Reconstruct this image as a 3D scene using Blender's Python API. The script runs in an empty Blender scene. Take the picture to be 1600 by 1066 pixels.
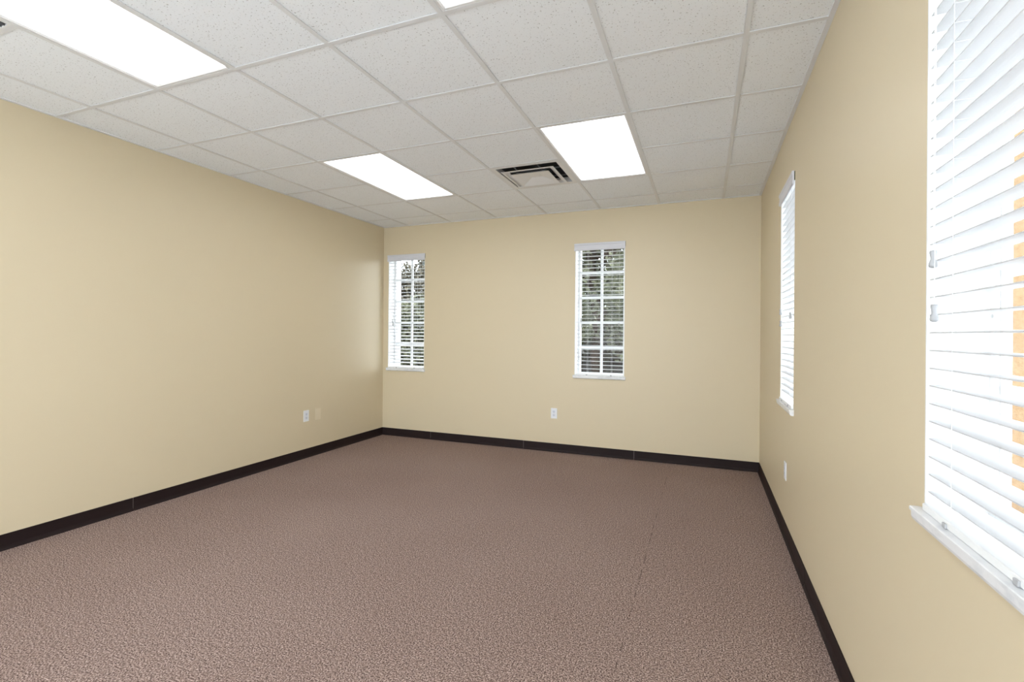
import bpy, bmesh, math, random
from mathutils import Vector, Matrix
random.seed(7)
sc = bpy.context.scene
COL = sc.collection

# ------------------------------------------------------------------ camera
T = 0.6096                       # ceiling tile module
H = 2.671                        # ceiling height
XL, XR, YB, YF = -4.032, 0.336, 2.818, -3.35
cam_d = bpy.data.cameras.new('camera')
cam = bpy.data.objects.new('camera', cam_d)
COL.objects.link(cam)
yaw, pitch, roll = 0.3768, 0.0016, 0.0086
right = Vector((math.cos(yaw), math.sin(yaw), 0))
fw0 = Vector((-math.sin(yaw), math.cos(yaw), 0))
up0 = Vector((0, 0, 1))
fw = fw0 * math.cos(pitch) + up0 * math.sin(pitch)
up = up0 * math.cos(pitch) - fw0 * math.sin(pitch)
r2 = right * math.cos(roll) + up * math.sin(roll)
u2 = up * math.cos(roll) - right * math.sin(roll)
m = Matrix((r2, u2, -fw)).transposed().to_4x4()
m.translation = Vector((-0.1667, -2.4189, 1.308))
cam.matrix_world = m
cam_d.sensor_width = 36.0
cam_d.lens = 759.2 / 1600 * 36
cam_d.shift_y = -11.5 / 1600
cam_d.clip_start = 0.02
sc.camera = cam

# ------------------------------------------------------------------ light / exposure
SKY_STRENGTH = 8.2
LAMP_STRENGTH = 4.0
w = bpy.data.worlds.new('overcast_sky')
sc.world = w
w.use_nodes = True
bg = w.node_tree.nodes['Background']
bg.inputs['Color'].default_value = (0.86, 0.93, 1.0, 1)
bg.inputs['Strength'].default_value = SKY_STRENGTH
sc.view_settings.view_transform = 'Standard'
sc.view_settings.look = 'None'
sc.view_settings.exposure = 0.0
sc.view_settings.gamma = 1.0
sc.view_settings.use_curve_mapping = False


# ------------------------------------------------------------------ materials
def mat(name, col, rough=0.6, spec=0.5, metal=0.0):
    mt = bpy.data.materials.new(name)
    mt.use_nodes = True
    b = mt.node_tree.nodes['Principled BSDF']
    b.inputs['Base Color'].default_value = (*col, 1)
    b.inputs['Roughness'].default_value = rough
    b.inputs['Specular IOR Level'].default_value = spec
    b.inputs['Metallic'].default_value = metal
    return mt


def nodes(mt):
    return mt.node_tree.nodes, mt.node_tree.links, mt.node_tree.nodes['Principled BSDF']


def noise(mt, scale, detail=2.0, rough=0.5):
    n, l, b = nodes(mt)
    tc = n.new('ShaderNodeTexCoord')
    t = n.new('ShaderNodeTexNoise')
    t.inputs['Scale'].default_value = scale
    t.inputs['Detail'].default_value = detail
    t.inputs['Roughness'].default_value = rough
    l.new(tc.outputs['Object'], t.inputs['Vector'])
    return t


def ramp(mt, src, stops):
    n, l, b = nodes(mt)
    r = n.new('ShaderNodeValToRGB')
    els = r.color_ramp.elements
    while len(els) < len(stops):
        els.new(0.5)
    for e, (p, c) in zip(els, stops):
        e.position = p
        e.color = (*c, 1)
    l.new(src, r.inputs['Fac'])
    return r


def bump(mt, src, strength, dist):
    n, l, b = nodes(mt)
    bp = n.new('ShaderNodeBump')
    bp.inputs['Strength'].default_value = strength
    bp.inputs['Distance'].default_value = dist
    l.new(src, bp.inputs['Height'])
    l.new(bp.outputs['Normal'], b.inputs['Normal'])


def mixrgb(mt, mode, fac, a, b_):
    n, l, b = nodes(mt)
    x = n.new('ShaderNodeMix')
    x.data_type = 'RGBA'
    x.blend_type = mode
    x.inputs[0].default_value = fac
    l.new(a, x.inputs[6])
    l.new(b_, x.inputs[7])
    return x.outputs[2]


# wall paint: beige eggshell with a faint roller texture
M_WALL = mat('beige_wall_paint', (0.695, 0.592, 0.413), 0.42, 0.35)
t = noise(M_WALL, 260, 3)
bump(M_WALL, t.outputs['Fac'], 0.10, 0.001)
# ceiling tile: white mineral fibre with pin holes
M_TILE = mat('mineral_fibre_tile', (0.86, 0.86, 0.87), 0.95, 0.1)
t = noise(M_TILE, 130, 2)
t2 = noise(M_TILE, 60, 1)
r = ramp(M_TILE, t.outputs['Fac'], [(0.30, (0.45, 0.45, 0.46)), (0.36, (0.915, 0.945, 0.985))])
n, l, b = nodes(M_TILE)
l.new(r.outputs['Color'], b.inputs['Base Color'])
bump(M_TILE, t.outputs['Fac'], 0.12, 0.001)
M_GRID = mat('white_grid_metal', (0.77, 0.78, 0.80), 0.4, 0.4)
M_FRAME = mat('white_enamel', (0.80, 0.80, 0.81), 0.45, 0.4)
M_DARK = mat('dark_duct', (0.07, 0.072, 0.075), 0.8, 0.2)
M_GRILLE = mat('grey_grille', (0.16, 0.16, 0.165), 0.6, 0.3)
# carpet
M_CARPET = mat('brown_loop_carpet', (0.2, 0.15, 0.13), 1.0, 0.05)
n, l, b = nodes(M_CARPET)
t = noise(M_CARPET, 165, 3, 0.65)
r = ramp(M_CARPET, t.outputs['Fac'], [(0.37, (0.060, 0.037, 0.032)), (0.50, (0.290, 0.207, 0.181)),
                                      (0.64, (0.64, 0.51, 0.465))])
t3 = noise(M_CARPET, 48, 2, 0.6)
r3 = ramp(M_CARPET, t3.outputs['Fac'], [(0.32, (0.86, 0.85, 0.84)), (0.68, (1.12, 1.11, 1.10))])
t2 = noise(M_CARPET, 0.9, 3, 0.55)
rb = ramp(M_CARPET, t2.outputs['Fac'], [(0.3, (0.90, 0.88, 0.87)), (0.7, (1.0, 1.0, 1.0))])
c = mixrgb(M_CARPET, 'MULTIPLY', 1.0, r.outputs['Color'], r3.outputs['Color'])
c = mixrgb(M_CARPET, 'MULTIPLY', 1.0, c, rb.outputs['Color'])
# broad-loom seam: a fine dark line running the length of the room, broken by the pile
tc = n.new('ShaderNodeTexCoord')
sp = n.new('ShaderNodeSeparateXYZ')
l.new(tc.outputs['Object'], sp.inputs[0])
cmpn = n.new('ShaderNodeMath')
cmpn.operation = 'COMPARE'
cmpn.inputs[1].default_value = -0.480
cmpn.inputs[2].default_value = 0.0025
l.new(sp.outputs['X'], cmpn.inputs[0])
t4 = noise(M_CARPET, 14, 2, 0.6)
r4 = ramp(M_CARPET, t4.outputs['Fac'], [(0.46, (0.0, 0.0, 0.0)), (0.58, (0.6, 0.6, 0.6))])
ml = n.new('ShaderNodeMath')
ml.operation = 'MULTIPLY'
l.new(cmpn.outputs[0], ml.inputs[0])
l.new(r4.outputs['Color'], ml.inputs[1])
sm = n.new('ShaderNodeMix')
sm.data_type = 'RGBA'
l.new(ml.outputs[0], sm.inputs[0])
l.new(c, sm.inputs[6])
sm.inputs[7].default_value = (0.05, 0.032, 0.028, 1)
c = sm.outputs[2]
l.new(c, b.inputs['Base Color'])
bump(M_CARPET, t.outputs['Fac'], 0.2, 0.002)
M_BASE = mat('dark_brown_vinyl_base', (0.017, 0.009, 0.009), 0.6, 0.2)
M_SEAM = mat('grey_seam_adhesive', (0.22, 0.19, 0.18), 0.7, 0.2)
M_WHITE = mat('white_window_vinyl', (0.86, 0.86, 0.86), 0.4, 0.4)
M_LINER = mat('white_return_paint', (0.86, 0.86, 0.85), 0.5, 0.3)
M_SILL = mat('white_marble_sill', (0.80, 0.80, 0.81), 0.25, 0.5)
t = noise(M_SILL, 9, 5, 0.6)
r = ramp(M_SILL, t.outputs['Fac'], [(0.36, (0.70, 0.71, 0.73)), (0.52, (0.85, 0.85, 0.86))])
n, l, b = nodes(M_SILL)
l.new(r.outputs['Color'], b.inputs['Base Color'])
# blind slats: white vinyl, a little translucent
M_SLAT = mat('white_blind_vinyl', (0.72, 0.72, 0.73), 0.4, 0.4)
n, l, b = nodes(M_SLAT)
tr = n.new('ShaderNodeBsdfTranslucent')
tr.inputs['Color'].default_value = (0.9, 0.9, 0.9, 1)
mx = n.new('ShaderNodeMixShader')
mx.inputs[0].default_value = 0.2
l.new(b.outputs[0], mx.inputs[1])
l.new(tr.outputs[0], mx.inputs[2])
l.new(mx.outputs[0], n['Material Output'].inputs['Surface'])
M_VAL = mat('white_valance_vinyl', (0.70, 0.70, 0.745), 0.45, 0.4)
M_CORD = mat('white_cord', (0.78, 0.78, 0.78), 0.8, 0.2)
M_TASSEL = mat('white_tassel_plastic', (0.42, 0.42, 0.43), 0.4, 0.5)
M_GAP_SHADE = mat('olive_gap_shade', (0.10, 0.09, 0.05), 0.5, 0.4, 0.3)  # dark tone for the shade in the gap behind the valance end
M_PLATE = mat('white_outlet_plastic', (0.84, 0.85, 0.88), 0.35, 0.5)
M_RECEP = mat('white_receptacle_plastic', (0.74, 0.76, 0.83), 0.35, 0.5)
M_BEIGE = mat('almond_plate_plastic', (0.76, 0.655, 0.48), 0.4, 0.5)
M_SCREW = mat('screw_metal', (0.6, 0.6, 0.6), 0.35, 0.5, 0.9)
M_STUCCO = mat('peach_stucco', (0.60, 0.36, 0.17), 0.9, 0.1)
t = noise(M_STUCCO, 120, 4, 0.7)
r = ramp(M_STUCCO, t.outputs['Fac'], [(0.3, (0.24, 0.14, 0.06)), (0.7, (0.34, 0.22, 0.115))])
n, l, b = nodes(M_STUCCO)
l.new(r.outputs['Color'], b.inputs['Base Color'])
bump(M_STUCCO, t.outputs['Fac'], 0.6, 0.004)
# glass: clear, reflecting more at grazing angles
def glass(name, tint):
    mt = bpy.data.materials.new(name)
    mt.use_nodes = True
    nt = mt.node_tree
    nt.nodes.clear()
    o = nt.nodes.new('ShaderNodeOutputMaterial')
    tp = nt.nodes.new('ShaderNodeBsdfTransparent')
    tp.inputs['Color'].default_value = (*tint, 1)
    gl = nt.nodes.new('ShaderNodeBsdfGlossy')
    gl.inputs['Roughness'].default_value = 0.02
    lw = nt.nodes.new('ShaderNodeLayerWeight')
    lw.inputs['Blend'].default_value = 0.5
    pw = nt.nodes.new('ShaderNodeMath')
    pw.operation = 'POWER'
    pw.inputs[1].default_value = 5
    nt.links.new(lw.outputs['Facing'], pw.inputs[0])
    ma = nt.nodes.new('ShaderNodeMath')
    ma.operation = 'MULTIPLY_ADD'
    ma.inputs[1].default_value = 0.9
    ma.inputs[2].default_value = 0.006
    nt.links.new(pw.outputs[0], ma.inputs[0])
    mx = nt.nodes.new('ShaderNodeMixShader')
    nt.links.new(ma.outputs[0], mx.inputs[0])
    nt.links.new(tp.outputs[0], mx.inputs[1])
    nt.links.new(gl.outputs[0], mx.inputs[2])
    nt.links.new(mx.outputs[0], o.inputs['Surface'])
    return mt


M_GLASS = glass('window_glass', (0.96, 0.97, 0.965))
M_FRONT = glass('added_front_glass', (0.97, 0.98, 0.98))  # glass of the added front behind the viewer
# lamp lens: emission with soft tube streaks along the length
M_LENS = bpy.data.materials.new('lit_acrylic_lens')
M_LENS.use_nodes = True
nt = M_LENS.node_tree
nt.nodes.clear()
o = nt.nodes.new('ShaderNodeOutputMaterial')
em = nt.nodes.new('ShaderNodeEmission')
tc = nt.nodes.new('ShaderNodeTexCoord')
sx = nt.nodes.new('ShaderNodeSeparateXYZ')
nt.links.new(tc.outputs['Object'], sx.inputs[0])
mm = nt.nodes.new('ShaderNodeMath')
mm.operation = 'MULTIPLY'
mm.inputs[1].default_value = 2 * math.pi / 0.18
nt.links.new(sx.outputs['X'], mm.inputs[0])
cs = nt.nodes.new('ShaderNodeMath')
cs.operation = 'COSINE'
nt.links.new(mm.outputs[0], cs.inputs[0])
rp = nt.nodes.new('ShaderNodeMapRange')
rp.inputs['From Min'].default_value = -1
rp.inputs['From Max'].default_value = 1
rp.inputs['To Min'].default_value = LAMP_STRENGTH * 0.85
rp.inputs['To Max'].default_value = LAMP_STRENGTH * 1.15
nt.links.new(cs.outputs[0], rp.inputs['Value'])
nt.links.new(rp.outputs[0], em.inputs['Strength'])
em.inputs['Color'].default_value = (0.97, 0.985, 1.0, 1)
nt.links.new(em.outputs[0], o.inputs['Surface'])


# ------------------------------------------------------------------ mesh helpers
def link(name, me, parent=None, loc=None):
    ob = bpy.data.objects.new(name, me)
    COL.objects.link(ob)
    if parent:
        ob.parent = parent
    if loc is not None:
        ob.location = loc
    return ob


def build(name, bm, material, parent=None, loc=None, smooth=False):
    me = bpy.data.meshes.new(name)
    bm.normal_update()
    bm.to_mesh(me)
    bm.free()
    for x in (material if isinstance(material, (list, tuple)) else [material]):
        me.materials.append(x)
    if smooth:
        for p in me.polygons:
            p.use_smooth = True
    return link(name, me, parent, loc)


def box(bm, x0, x1, y0, y1, z0, z1, bev=0.0, mi=0):
    vs = [bm.verts.new(p) for p in ((x0, y0, z0), (x1, y0, z0), (x1, y1, z0), (x0, y1, z0),
                                    (x0, y0, z1), (x1, y0, z1), (x1, y1, z1), (x0, y1, z1))]
    fs = []
    for q in ((0, 3, 2, 1), (4, 5, 6, 7), (0, 1, 5, 4), (1, 2, 6, 5), (2, 3, 7, 6), (3, 0, 4, 7)):
        f = bm.faces.new([vs[i] for i in q])
        f.material_index = mi
        fs.append(f)
    if bev > 0:
        es = list({e for f in fs for e in f.edges})
        bmesh.ops.bevel(bm, geom=es, offset=bev, segments=2, affect='EDGES', profile=0.5)


def prism(bm, prof, a, b, axis='x'):
    """extrude a closed 2D profile (y,z) along local x from a to b"""
    def P(t_, p):
        return (t_, p[0], p[1]) if axis == 'x' else (p[0], t_, p[1])
    A = [bm.verts.new(P(a, p)) for p in prof]
    B = [bm.verts.new(P(b, p)) for p in prof]
    k = len(prof)
    for i in range(k):
        bm.faces.new((A[i], A[(i + 1) % k], B[(i + 1) % k], B[i]))
    bm.faces.new(A[::-1])
    bm.faces.new(B)
    bmesh.ops.recalc_face_normals(bm, faces=bm.faces[:])


def tube(bm, pts, r, seg=8):
    pts = [Vector(p) for p in pts]
    rings = []
    for i, p in enumerate(pts):
        d = (pts[min(i + 1, len(pts) - 1)] - pts[max(i - 1, 0)]).normalized()
        a = d.orthogonal().normalized()
        c_ = d.cross(a)
        rings.append([bm.verts.new(p + r * (math.cos(k * 2 * math.pi / seg) * a + math.sin(k * 2 * math.pi / seg) * c_))
                      for k in range(seg)])
    for q, s in zip(rings, rings[1:]):
        # align to nearest start vertex
        j = min(range(seg), key=lambda x: (s[x].co - q[0].co).length)
        s[:] = s[j:] + s[:j]
        if (s[1].co - q[1].co).length > (s[-1].co - q[1].co).length:
            s[1:] = s[1:][::-1]
        for k in range(seg):
            bm.faces.new((q[k], q[(k + 1) % seg], s[(k + 1) % seg], s[k]))
    bm.faces.new(rings[0])
    bm.faces.new(rings[-1])
    bmesh.ops.recalc_face_normals(bm, faces=bm.faces[:])


def lathe(bm, prof, seg=16, c=(0, 0, 0)):
    rings = []
    for r_, z in prof:
        rings.append([bm.verts.new((c[0] + r_ * math.cos(k * 2 * math.pi / seg),
                                    c[1] + r_ * math.sin(k * 2 * math.pi / seg), c[2] + z)) for k in range(seg)])
    for q, s in zip(rings, rings[1:]):
        for k in range(seg):
            bm.faces.new((q[k], q[(k + 1) % seg], s[(k + 1) % seg], s[k]))
    bm.faces.new(rings[0])
    bm.faces.new(rings[-1])
    bmesh.ops.recalc_face_normals(bm, faces=bm.faces[:])


def empty(name, loc, rz=0.0):
    e = bpy.data.objects.new(name, None)
    e.empty_display_size = 0.1
    COL.objects.link(e)
    e.location = loc
    e.rotation_euler = (0, 0, rz)
    return e


def tag(o_, label, cat, group=None):
    o_['label'] = label
    o_['category'] = cat
    if group:
        o_['group'] = group
    return o_


def struct(o_, label=None, cat=None):
    o_['kind'] = 'structure'
    if label:
        o_['label'] = label
    if cat:
        o_['category'] = cat
    return o_


# ------------------------------------------------------------------ room shell
OW, OZ0, OZ1 = 0.540, 0.862, 2.308         # window opening
W1C, W2C = -3.686, -1.225                  # back wall window centres (x)
W3C, W4C = 1.200, -1.214                   # right wall window centres (y)
WT_IN, WT_OUT = 0.150, 0.250               # plastered wall, then stucco to the outside


def wall_pieces(bm, a0, a1, z0, z1, d0, d1, holes, place):
    """slab with rectangular holes along a local axis; place(a0,a1,d0,d1,z0,z1) -> box extents"""
    cur = a0
    for (h0, h1, hz0, hz1) in sorted(holes):
        box(bm, *place(cur, h0, d0, d1), z0, z1)
        box(bm, *place(h0, h1, d0, d1), z0, hz0)
        box(bm, *place(h0, h1, d0, d1), hz1, z1)
        cur = h1
    box(bm, *place(cur, a1, d0, d1), z0, z1)


def back_place(a, b_, d0, d1):
    return (a, b_, YB + d0, YB + d1)


def right_place(a, b_, d0, d1):
    return (XR + d0, XR + d1, a, b_)


ZT = H + 0.35
hb = [(cx - OW / 2, cx + OW / 2, OZ0, OZ1) for cx in (W1C, W2C)]
OZ4 = OZ0 + 0.024                          # the nearest window has a slightly higher sill
hr = [(cy - OW / 2, cy + OW / 2, z0, OZ1) for cy, z0 in ((W3C, OZ0), (W4C, OZ4))]
bm = bmesh.new()
wall_pieces(bm, XL - 0.15, XR + WT_IN, 0, ZT, 0, WT_IN, hb, back_place)
struct(build('wall_back', bm, M_WALL), 'beige painted back wall with two narrow windows', 'wall')
bm = bmesh.new()
wall_pieces(bm, XL - 0.15, XR + WT_OUT, -0.25, ZT, WT_IN, WT_OUT, hb, back_place)
struct(build('wall_back_exterior', bm, M_STUCCO), 'peach stucco outer face of the back wall', 'wall')
bm = bmesh.new()
wall_pieces(bm, YF - 0.15, YB, 0, ZT, 0, WT_IN, hr, right_place)
struct(build('wall_right', bm, M_WALL), 'beige painted right wall with two windows', 'wall')
bm = bmesh.new()
wall_pieces(bm, YF - 0.15, YB + WT_IN, -0.25, ZT, WT_IN, WT_OUT, hr, right_place)
struct(build('wall_right_exterior', bm, M_STUCCO), 'peach stucco outer face of the right wall', 'wall')
bm = bmesh.new()
box(bm, XL - 0.15, XL, YF - 0.15, YB, 0, ZT)
struct(build('wall_left', bm, M_WALL), 'long blank beige painted left wall', 'wall')
# unseen glazed front added behind the viewer for daylight: low kerb, header, mullions, panes
bm = bmesh.new()
box(bm, XL, XR, YF - 0.15, YF, 0, 0.12)
box(bm, XL, XR, YF - 0.15, YF, 2.50, ZT)
struct(build('wall_front', bm, M_WALL), 'beige painted wall behind the viewer', 'wall')
bm = bmesh.new()
NP = 4
for k in range(NP + 1):
    x = XL + 0.03 + (XR - XL - 0.06) * k / NP
    box(bm, x - 0.025, x + 0.025, YF - 0.12, YF - 0.02, 0.12, 2.50, 0.003)
for k in range(NP):
    x0 = XL + 0.03 + (XR - XL - 0.06) * k / NP + 0.025
    x1 = XL + 0.03 + (XR - XL - 0.06) * (k + 1) / NP - 0.025
    for z in (0.145, 2.475):
        box(bm, x0, x1, YF - 0.12, YF - 0.02, z - 0.025, z + 0.025, 0.003)
sf = struct(build('added_glazed_front', bm, M_WHITE), 'wide glazed front added behind the viewer for daylight', 'window')
bm = bmesh.new()
for k in range(NP):
    x0 = XL + 0.03 + (XR - XL - 0.06) * k / NP + 0.02
    x1 = XL + 0.03 + (XR - XL - 0.06) * (k + 1) / NP - 0.02
    box(bm, x0, x1, YF - 0.073, YF - 0.067, 0.165, 2.455)
build('glass_pane', bm, M_FRONT, sf)
# unseen flat slab added to keep sky light off the near floor
bm = bmesh.new()
box(bm, XL - 0.5, XR + 0.8, YF - 2.7, YF - 0.16, 2.62, 2.80)
struct(build('added_canopy', bm, M_WHITE), 'white flat slab added outside the glazed front to block sky light', 'added_canopy')
bm = bmesh.new()
box(bm, XL - 0.15, XR + WT_IN, YF - 0.15, YB + WT_IN, -0.15, 0)
struct(build('floor', bm, M_CARPET), 'brown flecked loop carpet floor', 'floor')

# ceiling: lay-in tiles; cells with a fixture are left open
FIX = {}
for ci in (-5, -2):
    for j0 in (1, -3):
        for j in (j0, j0 + 1):
            FIX[(ci, j)] = 1
FIX[(-3, 2)] = 1                # air diffuser, column -3..-2
FIX[(-6, -3)] = 1               # return grille
TZ = H + 0.0045
bm = bmesh.new()
for i in range(-7, 1):
    for j in range(-6, 5):
        if (i, j) in FIX:
            continue
        x0, x1 = max(i * T, XL), min((i + 1) * T, XR)
        y0, y1 = max(j * T, YF), min((j + 1) * T, YB)
        if x1 - x0 < 0.01 or y1 - y0 < 0.01:
            continue
        box(bm, x0 + 0.003, x1 - 0.003, y0 + 0.003, y1 - 0.003, TZ, TZ + 0.015)
ceil = struct(build('ceiling', bm, M_TILE), 'suspended ceiling of white speckled square tiles', 'ceiling')
bm = bmesh.new()
for i in range(-6, 1):
    box(bm, i * T - 0.012, i * T + 0.012, YF, YB, H, H + 0.003)
    box(bm, i * T - 0.002, i * T + 0.002, YF, YB, H + 0.003, H + 0.04)
for j in range(-5, 5):
    for i in range(-7, 1):
        if (i, j) in FIX and (i, j - 1) in FIX and (i in (-5, -2)):
            continue
        x0, x1 = max(i * T, XL) + 0.012, min((i + 1) * T, XR) - 0.012
        box(bm, x0, x1, j * T - 0.012, j * T + 0.012, H + 0.0003, H + 0.003)
build('ceiling_grid', bm, M_GRID, ceil)
bm = bmesh.new()
e_ = 0.022
box(bm, XL, XR, YB - e_, YB, H - 0.001, H + 0.006)
box(bm, XL, XR, YF, YF + e_, H - 0.001, H + 0.006)
box(bm, XL, XL + e_, YF + e_, YB - e_, H - 0.001, H + 0.006)
box(bm, XR - e_, XR, YF + e_, YB - e_, H - 0.001, H + 0.006)
build('wall_angle', bm, M_GRID, ceil)
bm = bmesh.new()
box(bm, XL - 0.15, XR + WT_OUT, YF - 0.15, YB + WT_OUT, ZT, ZT + 0.1)
struct(build('roof_deck', bm, M_DARK), 'dark deck above the suspended ceiling', 'roof')

# baseboards: dark vinyl cove base in lengths with fine seams
BH = 0.094
prof = [(0, 0), (-0.016, 0), (-0.015, 0.004), (-0.008, 0.012), (-0.0045, 0.024), (-0.004, BH - 0.003),
        (-0.002, BH), (0, BH)]           # y is towards the room (negative), z up


def baseboard(name, length, seams, loc, rz, label):
    bm_ = bmesh.new()
    pts = [0.0] + sorted(seams) + [length]
    for a, b_ in zip(pts, pts[1:]):
        prism(bm_, prof, a + (0.0018 if a > 0 else 0), b_ - (0.0018 if b_ < length else 0))
    o_ = build(name, bm_, M_BASE)
    o_.location = loc
    o_.rotation_euler = (0, 0, rz)
    struct(o_, label, 'baseboard')
    bm_ = bmesh.new()
    for s in seams:
        box(bm_, s - 0.003, s + 0.003, -0.0025, 0, 0.001, BH - 0.002)
    if seams:
        build('seam', bm_, M_SEAM, o_)
    else:
        bm_.free()
    return o_


baseboard('baseboard_back', XR - XL, [-3.311 - XL, -2.085 - XL, -0.846 - XL], (XL, YB, 0), 0,
          'dark brown vinyl baseboard along the back wall')
# left wall: local x runs along +Y, local -y must point to +X  -> rotate +90
baseboard('baseboard_left', YB - YF, [-0.136 - YF], (XL, YF, 0), math.pi / 2,
          'dark brown vinyl baseboard along the left wall')
baseboard('baseboard_right', YB - YF, [2.3], (XR, YB, 0), -math.pi / 2,
          'dark brown vinyl baseboard along the right wall')
baseboard('baseboard_front', XR - XL, [2.0], (XR, YF, 0), math.pi,
          'dark brown vinyl baseboard behind the viewer')


# ------------------------------------------------------------------ windows (local x along the wall, y outwards)
def make_window(name, loc, rz, label, trim=False, OZ0=OZ0):
    hw = OW / 2
    ft = 0.030                    # frame face width
    y0, y1 = 0.119, 0.150         # frame depth range
    bm_ = bmesh.new()
    box(bm_, -hw, -hw + ft, y0, y1, OZ0, OZ1, 0.003)
    box(bm_, hw - ft, hw, y0, y1, OZ0, OZ1, 0.003)
    box(bm_, -hw + ft, hw - ft, y0, y1, OZ1 - ft, OZ1, 0.003)
    box(bm_, -hw + ft, hw - ft, y0, y1, OZ0, OZ0 + ft, 0.003)
    # stepped sash bead
    for s in (-1, 1):
        xa = s * (hw - ft)
        box(bm_, min(xa, xa - s * 0.003), max(xa, xa - s * 0.003), y0 + 0.008, y1 - 0.006, OZ0 + ft, OZ1 - ft, 0.002)
    root = build(name, bm_, M_WHITE)
    root.location = loc
    root.rotation_euler = (0, 0, rz)
    struct(root, label, 'window')
    # painted returns
    bm_ = bmesh.new()
    th = 0.006
    box(bm_, -hw, -hw + th, 0, y0 + 0.001, OZ0, OZ1)
    box(bm_, hw - th, hw, 0, y0 + 0.001, OZ0, OZ1)
    box(bm_, -hw + th, hw - th, 0, y0 + 0.001, OZ1 - th, OZ1)
    build('jamb', bm_, M_LINER, root)
    if trim:                      # white brick mould lining the outer reveal
        bm_ = bmesh.new()
        for (a, b_) in ((-hw, -hw + 0.012), (hw - 0.012, hw)):
            box(bm_, a, b_, y1, WT_OUT + 0.012, OZ0, OZ1)
        box(bm_, -hw + 0.012, hw - 0.012, y1, WT_OUT + 0.012, OZ1 - 0.012, OZ1)
        box(bm_, -hw + 0.012, hw - 0.012, y1, WT_OUT + 0.03, OZ0, OZ0 + 0.012)
        build('outer_trim', bm_, M_WHITE, root)
    # muntins: 2 columns x 5 rows, both sides of the glass
    bm_ = bmesh.new()
    box(bm_, -0.014, 0.014, 0.126, 0.146, OZ0 + ft, OZ1 - ft, 0.003)
    zs = [OZ0 + ft + (OZ1 - OZ0 - 2 * ft) * k / 5 for k in range(1, 5)]
    for z in zs:
        for (a, b_) in ((-hw + ft, -0.014), (0.014, hw - ft)):
            box(bm_, a, b_, 0.127, 0.145, z - 0.014, z + 0.014, 0.003)
    build('muntin_grid', bm_, M_WHITE, root)
    bm_ = bmesh.new()
    box(bm_, -hw + ft - 0.004, hw - ft + 0.004, 0.1345, 0.1375, OZ0 + ft - 0.004, OZ1 - ft + 0.004)
    build('glass_pane', bm_, M_GLASS, root)
    # marble sill with a stepped nosing
    st, sb = OZ0 + 0.006, OZ0 - 0.030
    pf = [(0.120, sb), (0.0, sb), (-0.012, sb), (-0.019, sb + 0.004), (-0.022, sb + 0.012), (-0.022, st - 0.012),
          (-0.026, st - 0.009), (-0.026, st - 0.002), (-0.024, st), (0.120, st)]
    bm_ = bmesh.new()
    prism(bm_, pf, -hw - 0.014, hw + 0.014)
    build('sill', bm_, M_SILL, root)
    # frame screws
    bm_ = bmesh.new()
    for s in (-1, 1):
        for z in (1.03, 1.36, 2.05):
            q = bmesh.new()
            lathe(q, [(0.0045, 0), (0.0045, 0.0012), (0.0025, 0.002)], 10)
            q.transform(Matrix.Translation((s * (hw - 0.016), y0, z)) @ Matrix.Rotation(math.pi / 2, 4, 'X'))
            me_ = bpy.data.meshes.new('tmp')
            q.to_mesh(me_)
            q.free()
            bm_.from_mesh(me_)
            bpy.data.meshes.remove(me_)
    build('frame_screw', bm_, M_SCREW, root)
    return root


R90 = -math.pi / 2
make_window('window_1', (W1C, YB, 0), 0, 'white ten pane window in the back wall next to the left corner', True)
make_window('window_2', (W2C, YB, 0), 0, 'white ten pane window in the middle of the back wall', True)
make_window('window_3', (XR, W3C, 0), R90, 'white window in the right wall near the back corner')
make_window('window_4', (XR, W4C, 0), R90, 'large nearby white window in the right wall', False, OZ4)


# ------------------------------------------------------------------ blinds
def slat_mesh(length):
    bm_ = bmesh.new()
    wd, th, crown, nseg = 0.050, 0.0030, 0.0022, 6
    top, bot = [], []
    for k in range(nseg + 1):
        u = -1 + 2 * k / nseg
        z = crown * (1 - u * u)
        top.append((u * wd / 2, z + th / 2))
        bot.append((u * wd / 2, z - th / 2))
    pf = top + bot[::-1]
    prism(bm_, pf, -length / 2, length / 2)
    me = bpy.data.meshes.new('slat')
    bm_.to_mesh(me)
    bm_.free()
    me.materials.append(M_SLAT)
    return me


SL = OW - 0.030
SLAT_ME = slat_mesh(SL)
SLAT_Z0, PITCH, NSLAT = 0.938, 0.0425, 31


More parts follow.
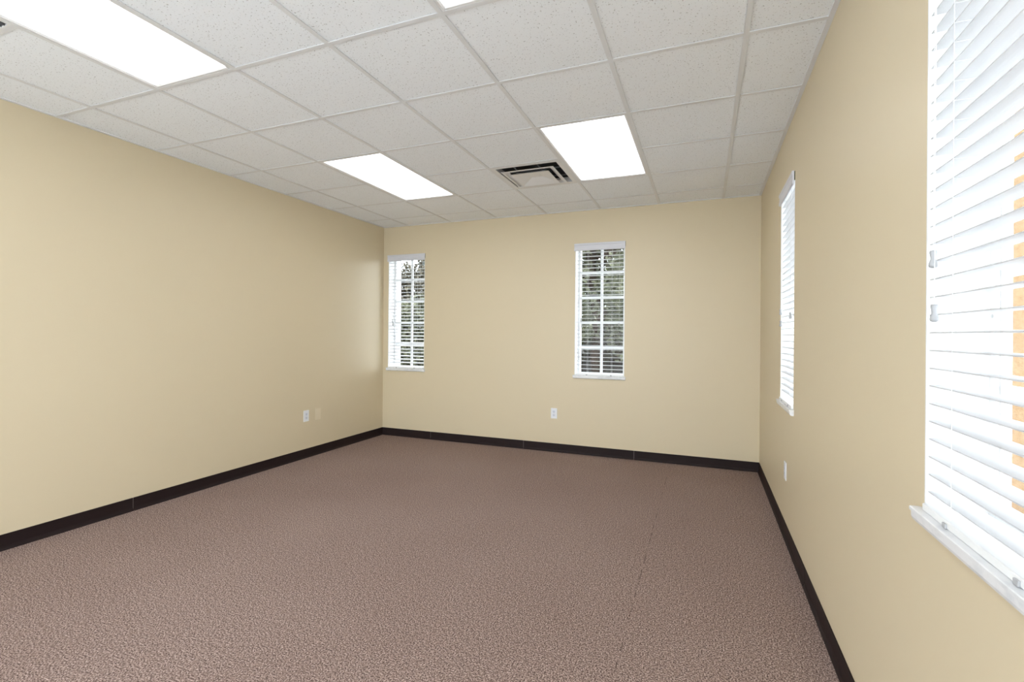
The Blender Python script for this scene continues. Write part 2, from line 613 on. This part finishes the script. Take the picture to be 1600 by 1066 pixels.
def make_blind(loc, rz, label, tilt, lift_z, tilt_z, OZ0=OZ0):
    root = empty('window_blind', loc, rz)
    tag(root, label, 'blind', 'white horizontal blinds in the windows')
    z_b = OZ0 + 0.006             # sill top
    base = loc[2]

    def Z(z):
        return z - base
    # valance with a moulded profile
    hw = OW / 2
    pf = [(-0.006, 2.230), (-0.014, 2.230), (-0.018, 2.234), (-0.018, 2.252), (-0.0145, 2.256), (-0.0145, 2.286),
          (-0.019, 2.291), (-0.019, 2.306), (-0.017, 2.311), (-0.006, 2.311)]
    bm_ = bmesh.new()
    prism(bm_, [(p[0], Z(p[1])) for p in pf], -hw - 0.009, hw + 0.004)
    # return on the left end
    box(bm_, -hw - 0.009, -hw - 0.004, -0.0065, -0.0005, Z(2.232), Z(2.311))
    build('valance', bm_, M_VAL, root)
    bm_ = bmesh.new()
    box(bm_, -SL / 2, SL / 2, 0.002, 0.054, Z(2.262), Z(2.300), 0.002)
    build('headrail', bm_, M_WHITE, root)
    bm_ = bmesh.new()
    box(bm_, hw - 0.004, hw + 0.006, -0.0058, -0.0005, Z(2.255), Z(2.308))
    build('gap_shade', bm_, M_GAP_SHADE, root)  # dark block standing in for the shaded gap at the valance end
    for k in range(NSLAT):
        s = link('slat', SLAT_ME, root, (0, 0.027, Z(SLAT_Z0 + k * PITCH)))
        s.rotation_euler = (tilt, 0, 0)
    bm_ = bmesh.new()
    box(bm_, -SL / 2, SL / 2, -0.010, 0.044, Z(z_b) + 0.0005, Z(z_b) + 0.018, 0.003)
    rail = build('bottom_rail', bm_, M_WHITE, root)
    for s in (-1, 1):
        bm_ = bmesh.new()
        box(bm_, s * 0.132 - 0.008, s * 0.132 + 0.008, -0.014, -0.0095, Z(z_b) + 0.001, Z(z_b) + 0.012, 0.0015)
        build('cord_clip', bm_, M_TASSEL, rail)
    top = Z(2.265)
    for s in (-1, 1):
        bm_ = bmesh.new()
        tube(bm_, [(s * 0.132, -0.0005, top), (s * 0.132, -0.0005, Z(z_b) + 0.017)], 0.0008, 6)
        tube(bm_, [(s * 0.132, 0.0545, top), (s * 0.132, 0.0545, Z(z_b) + 0.017)], 0.0008, 6)
        for k in range(NSLAT):
            zz = Z(SLAT_Z0 + k * PITCH) - 0.004
            tube(bm_, [(s * 0.132, -0.0005, zz - math.sin(tilt) * 0.026), (s * 0.132, 0.0545, zz + math.sin(tilt) * 0.026)], 0.0006, 5)
        build('ladder_cord', bm_, M_CORD, root)

    def cord(name, x, zt, yy):
        b2 = bmesh.new()
        tube(b2, [(x, yy, Z(2.235)), (x, yy, Z(zt) + 0.016)], 0.0010, 6)
        c_ = build(name, b2, M_CORD, root)
        b2 = bmesh.new()
        lathe(b2, [(0.0010, 0.019), (0.0062, 0.018), (0.0072, 0.014), (0.0052, 0.004), (0.0050, -0.002), (0.0078, -0.010),
                   (0.0086, -0.016), (0.0074, -0.020), (0.0030, -0.022)], 16, (x, yy, Z(zt)))
        build('tassel', b2, M_TASSEL, c_, smooth=True)
    for k, z in enumerate(lift_z):
        cord('lift_cord', -hw + 0.073 + 0.008 * k, z, -0.012)
    for k, z in enumerate(tilt_z):
        cord('tilt_cord', hw - 0.056 - 0.012 * k, z, -0.012)
    return root


ZS = OZ0 + 0.006
make_blind((W1C, YB, ZS), 0, 'white horizontal blind in the back window next to the left corner', math.radians(10), (1.47, 1.43), (1.40,))
make_blind((W2C, YB, ZS), 0, 'white horizontal blind with open slats in the middle back wall window', math.radians(1.0), (1.475, 1.41), (1.42,))
make_blind((XR, W3C, ZS), R90, 'white horizontal blind on the right wall near the back corner', math.radians(3), (1.48, 1.40), (1.44,))
make_blind((XR, W4C, OZ4 + 0.006), R90, 'large white horizontal blind closest to the viewer on the right wall', math.radians(0.5), (1.492, 1.367), (1.40,), OZ4)


# ------------------------------------------------------------------ ceiling fixtures
def make_light(ci, j0, label):
    cx, cy = (ci + 0.5) * T, (j0 + 1) * T
    root = empty('ceiling_light', (cx, cy, H))
    tag(root, label, 'ceiling light', 'recessed fluorescent ceiling lights')
    hx, hy = T / 2 - 0.0125, T - 0.0125
    ix, iy = T / 2 - 0.032, T - 0.032
    bm_ = bmesh.new()
    for s in (-1, 1):
        # sloped door frame strips
        prism(bm_, [(s * hx, 0.001), (s * hx, 0.012), (s * ix, 0.014), (s * ix, 0.007), (s * (ix + 0.008), 0.001)], -hy, hy, 'y')
    for s in (-1, 1):
        prism(bm_, [(s * hy, 0.001), (s * hy, 0.012), (s * iy, 0.014), (s * iy, 0.007), (s * (iy + 0.008), 0.001)], -ix, ix, 'x')
    build('frame', bm_, M_FRAME, root)
    bm_ = bmesh.new()
    box(bm_, -ix + 0.0002, ix - 0.0002, -iy + 0.0002, iy - 0.0002, 0.0075, 0.0105)
    build('diffuser', bm_, M_LENS, root)
    bm_ = bmesh.new()
    box(bm_, -hx + 0.002, hx - 0.002, -hy + 0.002, hy - 0.002, 0.016, 0.11)
    build('housing', bm_, M_FRAME, root)


make_light(-5, 1, 'bright rectangular ceiling light nearest the back left corner')
make_light(-2, 1, 'bright ceiling light directly beside the square air vent')
make_light(-5, -3, 'large bright ceiling light near the upper left corner of view')
make_light(-2, -3, 'ceiling light of which only a sliver shows at the top edge')

# square step-down air diffuser
vx, vy = -2.5 * T, 2.5 * T
vent = empty('air_vent', (vx, vy, H))
tag(vent, 'white square stepped air vent in the ceiling beside a light', 'vent')


def ring(bm_, r0, z0, r1, z1, th=0.0015):
    """square frustum shell: outer lip r0 at z0 rising to r1 at z1"""
    def loop(r_, z):
        return [bm_.verts.new(p) for p in ((-r_, -r_, z), (r_, -r_, z), (r_, r_, z), (-r_, r_, z))]
    A, B = loop(r0, z0), loop(r1, z1)
    C, D = loop(r0 - th, z0 + 0.0), loop(r1 - th, z1)
    for k in range(4):
        q = (k + 1) % 4
        bm_.faces.new((A[k], A[q], B[q], B[k]))
        bm_.faces.new((C[q], C[k], D[k], D[q]))
        bm_.faces.new((A[q], A[k], C[k], C[q]))
        bm_.faces.new((B[k], B[q], D[q], D[k]))


hv = T / 2 - 0.0125
bm = bmesh.new()
for s in (-1, 1):
    box(bm, min(s * hv, s * 0.262), max(s * hv, s * 0.262), -hv, hv, 0.0, 0.006)
    box(bm, -0.262, 0.262, min(s * hv, s * 0.262), max(s * hv, s * 0.262), 0.0, 0.006)
ring(bm, 0.262, 0.0005, 0.2605, 0.045, 0.0015)
build('vent_frame', bm, M_FRAME, vent)
bm = bmesh.new()
ring(bm, 0.226, -0.017, 0.180, 0.000)
ring(bm, 0.226, -0.017, 0.208, -0.0185)
build('louver', bm, M_FRAME, vent)
bm = bmesh.new()
ring(bm, 0.170, -0.028, 0.125, -0.006)
c0 = [bm.verts.new(p) for p in ((-0.1695, -0.1695, -0.0278), (0.1695, -0.1695, -0.0278), (0.1695, 0.1695, -0.0278), (-0.1695, 0.1695, -0.0278))]
c1 = [bm.verts.new(p) for p in ((-0.05, -0.05, 0.006), (0.05, -0.05, 0.006), (0.05, 0.05, 0.006), (-0.05, 0.05, 0.006))]
for k in range(4):
    bm.faces.new((c0[k], c0[(k + 1) % 4], c1[(k + 1) % 4], c1[k]))
bm.faces.new(c1)
build('centre_plate', bm, M_FRAME, vent)
bm = bmesh.new()
for s in (-1, 1):
    box(bm, s * 0.10 - 0.004, s * 0.10 + 0.004, -0.26, 0.26, 0.000, 0.010)
    box(bm, -0.26, 0.26, s * 0.10 - 0.004, s * 0.10 + 0.004, 0.0105, 0.0205)
build('brace', bm, M_GRILLE, vent)
bm = bmesh.new()
box(bm, -0.264, 0.264, -0.264, 0.264, 0.16, 0.165)
for s in (-1, 1):
    box(bm, min(s * 0.264, s * 0.260), max(s * 0.264, s * 0.260), -0.264, 0.264, 0.046, 0.16)
    box(bm, -0.260, 0.260, min(s * 0.264, s * 0.260), max(s * 0.264, s * 0.260), 0.046, 0.16)
build('duct_box', bm, M_DARK, vent)

# egg-crate return grille, mostly out of frame
gr = empty('return_grille', (-5.5 * T, -2.5 * T, H))
tag(gr, 'grey return air grille at the upper left edge beside the long light', 'grille')
bm = bmesh.new()
for s in (-1, 1):
    box(bm, min(s * hv, s * 0.287), max(s * hv, s * 0.287), -hv, hv, 0.0, 0.006)
    box(bm, -0.287, 0.287, min(s * hv, s * 0.287), max(s * hv, s * 0.287), 0.0, 0.006)
build('grille_frame', bm, M_FRAME, gr)
bm = bmesh.new()
N = 22
for k in range(1, N):
    p = -0.287 + 0.574 * k / N
    box(bm, p - 0.0008, p + 0.0008, -0.287, 0.287, 0.001, 0.013)
    box(bm, -0.287, 0.287, p - 0.0008, p + 0.0008, 0.001, 0.013)
build('egg_crate', bm, M_GRILLE, gr)
bm = bmesh.new()
box(bm, -0.295, 0.295, -0.295, 0.295, 0.12, 0.125)
for s in (-1, 1):
    box(bm, min(s * 0.295, s * 0.29), max(s * 0.295, s * 0.29), -0.295, 0.295, 0.0065, 0.12)
    box(bm, -0.29, 0.29, min(s * 0.295, s * 0.29), max(s * 0.295, s * 0.29), 0.0065, 0.12)
build('plenum_box', bm, M_GRILLE, gr)


# ------------------------------------------------------------------ outlets (local x along wall, -y into the room)
def plate_bm(w_, h_, th, bev):
    bm_ = bmesh.new()
    box(bm_, -w_ / 2, w_ / 2, -th, 0, -h_ / 2, h_ / 2, bev)
    return bm_


def make_outlet(loc, rz, label):
    root = empty('wall_outlet', loc, rz)
    tag(root, label, 'outlet', 'white duplex wall outlets')
    build('face_plate', plate_bm(0.072, 0.116, 0.006, 0.002), M_PLATE, root)
    for s in (-1, 1):
        bm_ = bmesh.new()
        # rounded receptacle face
        pts = []
        for k in range(24):
            a = 2 * math.pi * k / 24
            pts.append((max(-0.0168, min(0.0168, 0.0192 * math.cos(a))), max(-0.0140, min(0.0140, 0.0192 * math.sin(a)))))
        A = [bm_.verts.new((p[0], -0.0060, p[1] + s * 0.0195)) for p in pts]
        B = [bm_.verts.new((p[0], -0.0078, p[1] + s * 0.0195)) for p in pts]
        for k in range(24):
            bm_.faces.new((A[k], A[(k + 1) % 24], B[(k + 1) % 24], B[k]))
        bm_.faces.new(B)
        bmesh.ops.recalc_face_normals(bm_, faces=bm_.faces[:])
        rc = build('receptacle', bm_, M_RECEP, root)
        bm_ = bmesh.new()
        zc = s * 0.0195
        box(bm_, -0.0075, -0.0052, -0.0081, -0.0077, zc - 0.002, zc + 0.0065)
        box(bm_, 0.0052, 0.0072, -0.0081, -0.0077, zc - 0.0012, zc + 0.0060)
        box(bm_, -0.0024, 0.0024, -0.0081, -0.0077, zc - 0.0095, zc - 0.0050)
        build('slots', bm_, M_DARK, rc)
    bm_ = bmesh.new()
    lathe(bm_, [(0.0032, 0), (0.0032, 0.0008), (0.0015, 0.0012)], 10)
    bm_.transform(Matrix.Translation((0, -0.006, 0)) @ Matrix.Rotation(math.pi / 2, 4, 'X'))
    build('screw', bm_, M_SCREW, root)
    return root


make_outlet((XL, 1.516, 0.437), math.pi / 2, 'white duplex outlet on the left wall beside a beige blank plate')
make_outlet((-1.724, YB, 0.429), 0, 'white duplex outlet on the back wall below and left of the middle window')
make_outlet((XR, 1.205, 0.430), R90, 'white duplex outlet low on the right wall under the far window')
bp = empty('blank_plate', (XL, 1.684, 0.434), math.pi / 2)
tag(bp, 'beige blank cover plate on the left wall beside the white outlet', 'wall plate')
build('cover', plate_bm(0.076, 0.122, 0.006, 0.002), M_BEIGE, bp)
for s in (-1, 1):
    bm = bmesh.new()
    lathe(bm, [(0.0032, 0), (0.0032, 0.0008), (0.0015, 0.0012)], 10)
    bm.transform(Matrix.Translation((0, -0.006, s * 0.030)) @ Matrix.Rotation(math.pi / 2, 4, 'X'))
    build('screw', bm, M_BEIGE, bp)

# ------------------------------------------------------------------ outside
GZ = -0.25
M_GROUND = mat('leaf_litter_ground', (0.03, 0.022, 0.016), 1.0, 0.05)
t = noise(M_GROUND, 1.6, 6, 0.65)
r = ramp(M_GROUND, t.outputs['Fac'], [(0.35, (0.012, 0.009, 0.007)), (0.55, (0.024, 0.018, 0.014)), (0.7, (0.02, 0.024, 0.010))])
n, l, b = nodes(M_GROUND)
l.new(r.outputs['Color'], b.inputs['Base Color'])
bm = bmesh.new()
box(bm, -70, XR + 0.2, 9.0, 80, GZ - 0.2, GZ)
struct(build('ground', bm, M_GROUND), 'dark leaf strewn ground beyond the back windows', 'ground')
M_WALK = mat('bounce_walk_concrete', (0.36, 0.35, 0.33), 0.95, 0.1)
t = noise(M_WALK, 4, 5, 0.6)
r = ramp(M_WALK, t.outputs['Fac'], [(0.3, (0.30, 0.29, 0.27)), (0.7, (0.40, 0.39, 0.37))])
n, l, b = nodes(M_WALK)
l.new(r.outputs['Color'], b.inputs['Base Color'])
bm = bmesh.new()
box(bm, -60, XR + 0.2, YB + WT_OUT, 9.0, GZ - 0.2, GZ)
struct(build('added_walkway', bm, M_WALK), 'concrete strip added along the back of the building to bounce daylight', 'ground')  # unseen strip added to bounce daylight through the back windows
M_PAVE = mat('bounce_concrete', (0.68, 0.68, 0.67), 0.9, 0.1)
t = noise(M_PAVE, 3, 5, 0.6)
r = ramp(M_PAVE, t.outputs['Fac'], [(0.3, (0.62, 0.62, 0.61)), (0.7, (0.74, 0.74, 0.73))])
n, l, b = nodes(M_PAVE)
l.new(r.outputs['Color'], b.inputs['Base Color'])
bm = bmesh.new()
box(bm, XR + 0.2, 60, -40, 80, GZ - 0.2, GZ)
box(bm, -60, XR + 0.2, -40, YF - 0.15, GZ - 0.2, GZ)
struct(build('added_pavement', bm, M_PAVE), 'pale concrete ground added outside the right and front walls to bounce daylight', 'ground')  # unseen pale ground added to bounce daylight up into the room


def leaf_mat(name, c0, c1):
    mt = mat(name, c0, 0.7, 0.2)
    t_ = noise(mt, 2.2, 3, 0.6)
    r_ = ramp(mt, t_.outputs['Fac'], [(0.35, c0), (0.65, c1)])
    n_, l_, b_ = nodes(mt)
    l_.new(r_.outputs['Color'], b_.inputs['Base Color'])
    return mt


M_LEAF = [leaf_mat('olive_leaves', (0.042, 0.047, 0.019), (0.085, 0.090, 0.040)),
          leaf_mat('grey_green_leaves', (0.052, 0.054, 0.034), (0.105, 0.106, 0.066)),
          leaf_mat('brown_green_leaves', (0.050, 0.042, 0.030), (0.095, 0.082, 0.055)),
          leaf_mat('pale_sky_fill_leaves', (0.10, 0.11, 0.10), (0.19, 0.20, 0.19))]  # pale leaf tone stands in for grey sky in the corner window
M_BARK = mat('brown_bark', (0.045, 0.033, 0.025), 0.95, 0.05)
t = noise(M_BARK, 14, 4, 0.7)
bump(M_BARK, t.outputs['Fac'], 0.8, 0.02)


def foliage_bm(clumps, nleaf, size, rnd):
    bm_ = bmesh.new()
    tot = sum(c[3] ** 2 for c in clumps)
    for (x, y, z, r_) in clumps:
        for k in range(int(nleaf * r_ * r_ / tot)):
            d = Vector((rnd.gauss(0, 1), rnd.gauss(0, 1), rnd.gauss(0, 1))).normalized()
            p = Vector((x, y, z)) + d * r_ * (rnd.random() ** 0.35)
            s = size * rnd.uniform(0.6, 1.3)
            a = Vector((rnd.gauss(0, 1), rnd.gauss(0, 1), rnd.gauss(0, 1))).normalized()
            b_ = a.orthogonal().normalized()
            # pointed, folded leaf
            cn = a.cross(b_) * s * 0.15
            v = [bm_.verts.new(p - a * s), bm_.verts.new(p + b_ * s * 0.42 + cn), bm_.verts.new(p + a * s), bm_.verts.new(p - b_ * s * 0.42 + cn)]
            bm_.faces.new((v[0], v[1], v[2]))
            bm_.faces.new((v[0], v[2], v[3]))
    return bm_


def make_tree(x, y, h_, cr, mi, label, seed, trunk_r=0.14, low=0.35, nleaf=5200, size=0.13):
    rnd = random.Random(seed)
    root = empty('tree', (x, y, GZ))
    tag(root, label, 'tree', 'trees beyond the back windows')
    bm_ = bmesh.new()
    pts = [(rnd.uniform(-0.12, 0.12) * k, rnd.uniform(-0.1, 0.1) * k, h_ * 0.75 * k / 5) for k in range(6)]
    tube(bm_, pts, trunk_r, 10)
    for k in range(5):
        a = rnd.uniform(0, 6.28)
        z = h_ * rnd.uniform(0.35, 0.6)
        L = cr * rnd.uniform(0.5, 0.8)
        tube(bm_, [(0, 0, z), (math.cos(a) * L * 0.5, math.sin(a) * L * 0.5, z + L * 0.35), (math.cos(a) * L, math.sin(a) * L, z + L * 0.8)], trunk_r * 0.3, 7)
    build('trunk', bm_, M_BARK, root, smooth=True)
    cl = []
    for k in range(11):
        a = rnd.uniform(0, 6.28)
        f = rnd.uniform(low, 1.0)
        rr = cr * rnd.uniform(0.2, 0.75)
        cl.append((math.cos(a) * rr, math.sin(a) * rr, h_ * f * 0.93, cr * rnd.uniform(0.38, 0.6)))
    build('foliage', foliage_bm(cl, nleaf, size, rnd), M_LEAF[mi], root)


def make_shrub(x, y, h_, cr, mi, label, seed):
    rnd = random.Random(seed)
    root = empty('shrub', (x, y, GZ))
    tag(root, label, 'shrub', 'shrubs beyond the back windows')
    bm_ = bmesh.new()
    for k in range(6):
        a = rnd.uniform(0, 6.28)
        tube(bm_, [(0.05 * math.cos(a), 0.05 * math.sin(a), 0), (math.cos(a) * cr * 0.5, math.sin(a) * cr * 0.5, h_ * 0.7)], 0.02, 6)
    build('stem', bm_, M_BARK, root)
    cl = []
    for k in range(9):
        a = rnd.uniform(0, 6.28)
        rr = cr * rnd.uniform(0.1, 0.7)
        cl.append((math.cos(a) * rr, math.sin(a) * rr, h_ * rnd.uniform(0.25, 0.85), min(cr, h_ / 2) * rnd.uniform(0.35, 0.55)))
    build('foliage', foliage_bm(cl, 3200, 0.10, rnd), M_LEAF[mi], root)


make_tree(-3.3, 13.0, 7.5, 2.3, 1, 'bushy grey-green tree seen straight through the middle back window', 3, 0.22, 0.12, 7000)
make_tree(-7.6, 19.0, 9.0, 2.9, 0, 'olive tree farther back and left of the grey-green tree', 5, 0.22, 0.10, 7000, 0.15)
make_tree(-1.6, 18.5, 9.0, 2.8, 0, 'olive tree farther back and right of the grey-green tree', 8, 0.22, 0.10, 7000, 0.15)
make_tree(-4.8, 25.0, 10.0, 3.4, 2, 'broad brownish tree at the very back of the middle window view', 11, 0.29, 0.08, 8000, 0.18)
make_shrub(-10.0, 12.0, 2.9, 1.4, 1, 'grey-green shrub seen through the right half of the corner window', 21)
make_shrub(-12.6, 13.2, 3.2, 1.5, 0, 'olive shrub seen through the left half of the corner window', 22)
make_tree(-14.6, 19.0, 5.6, 2.4, 2, 'small brownish tree behind the shrubs at the corner window', 23, 0.12, 0.2, 6000)
make_tree(-22.6, 21.5, 11.0, 3.2, 3, 'tall tree toned pale grey to stand in for sky at the back of the left half of the corner window', 24, 0.16, 0.1, 16000, 0.22)
make_tree(-14.9, 25.2, 10.6, 3.2, 3, 'tall tree toned pale grey to stand in for sky behind the brownish one at the corner window', 25, 0.16, 0.1, 16000, 0.22)

# clipped hedge closing the view under the tree crowns
hd = empty('hedge', (-5.0, 34.0, GZ))
tag(hd, 'long dark hedge in the distance behind all the trees', 'hedge')
rnd = random.Random(40)
cl = [(-26 + 1.3 * k, rnd.uniform(-0.4, 0.4), z, 1.2) for k in range(38) for z in (0.7, 1.9)]
build('foliage', foliage_bm(cl, 15000, 0.22, rnd), M_LEAF[2], hd)
bm = bmesh.new()
for k in range(38):
    tube(bm, [(-26 + 1.3 * k, 0, 0), (-26 + 1.3 * k, 0.1, 1.8)], 0.05, 6)
build('stem', bm, M_BARK, hd)
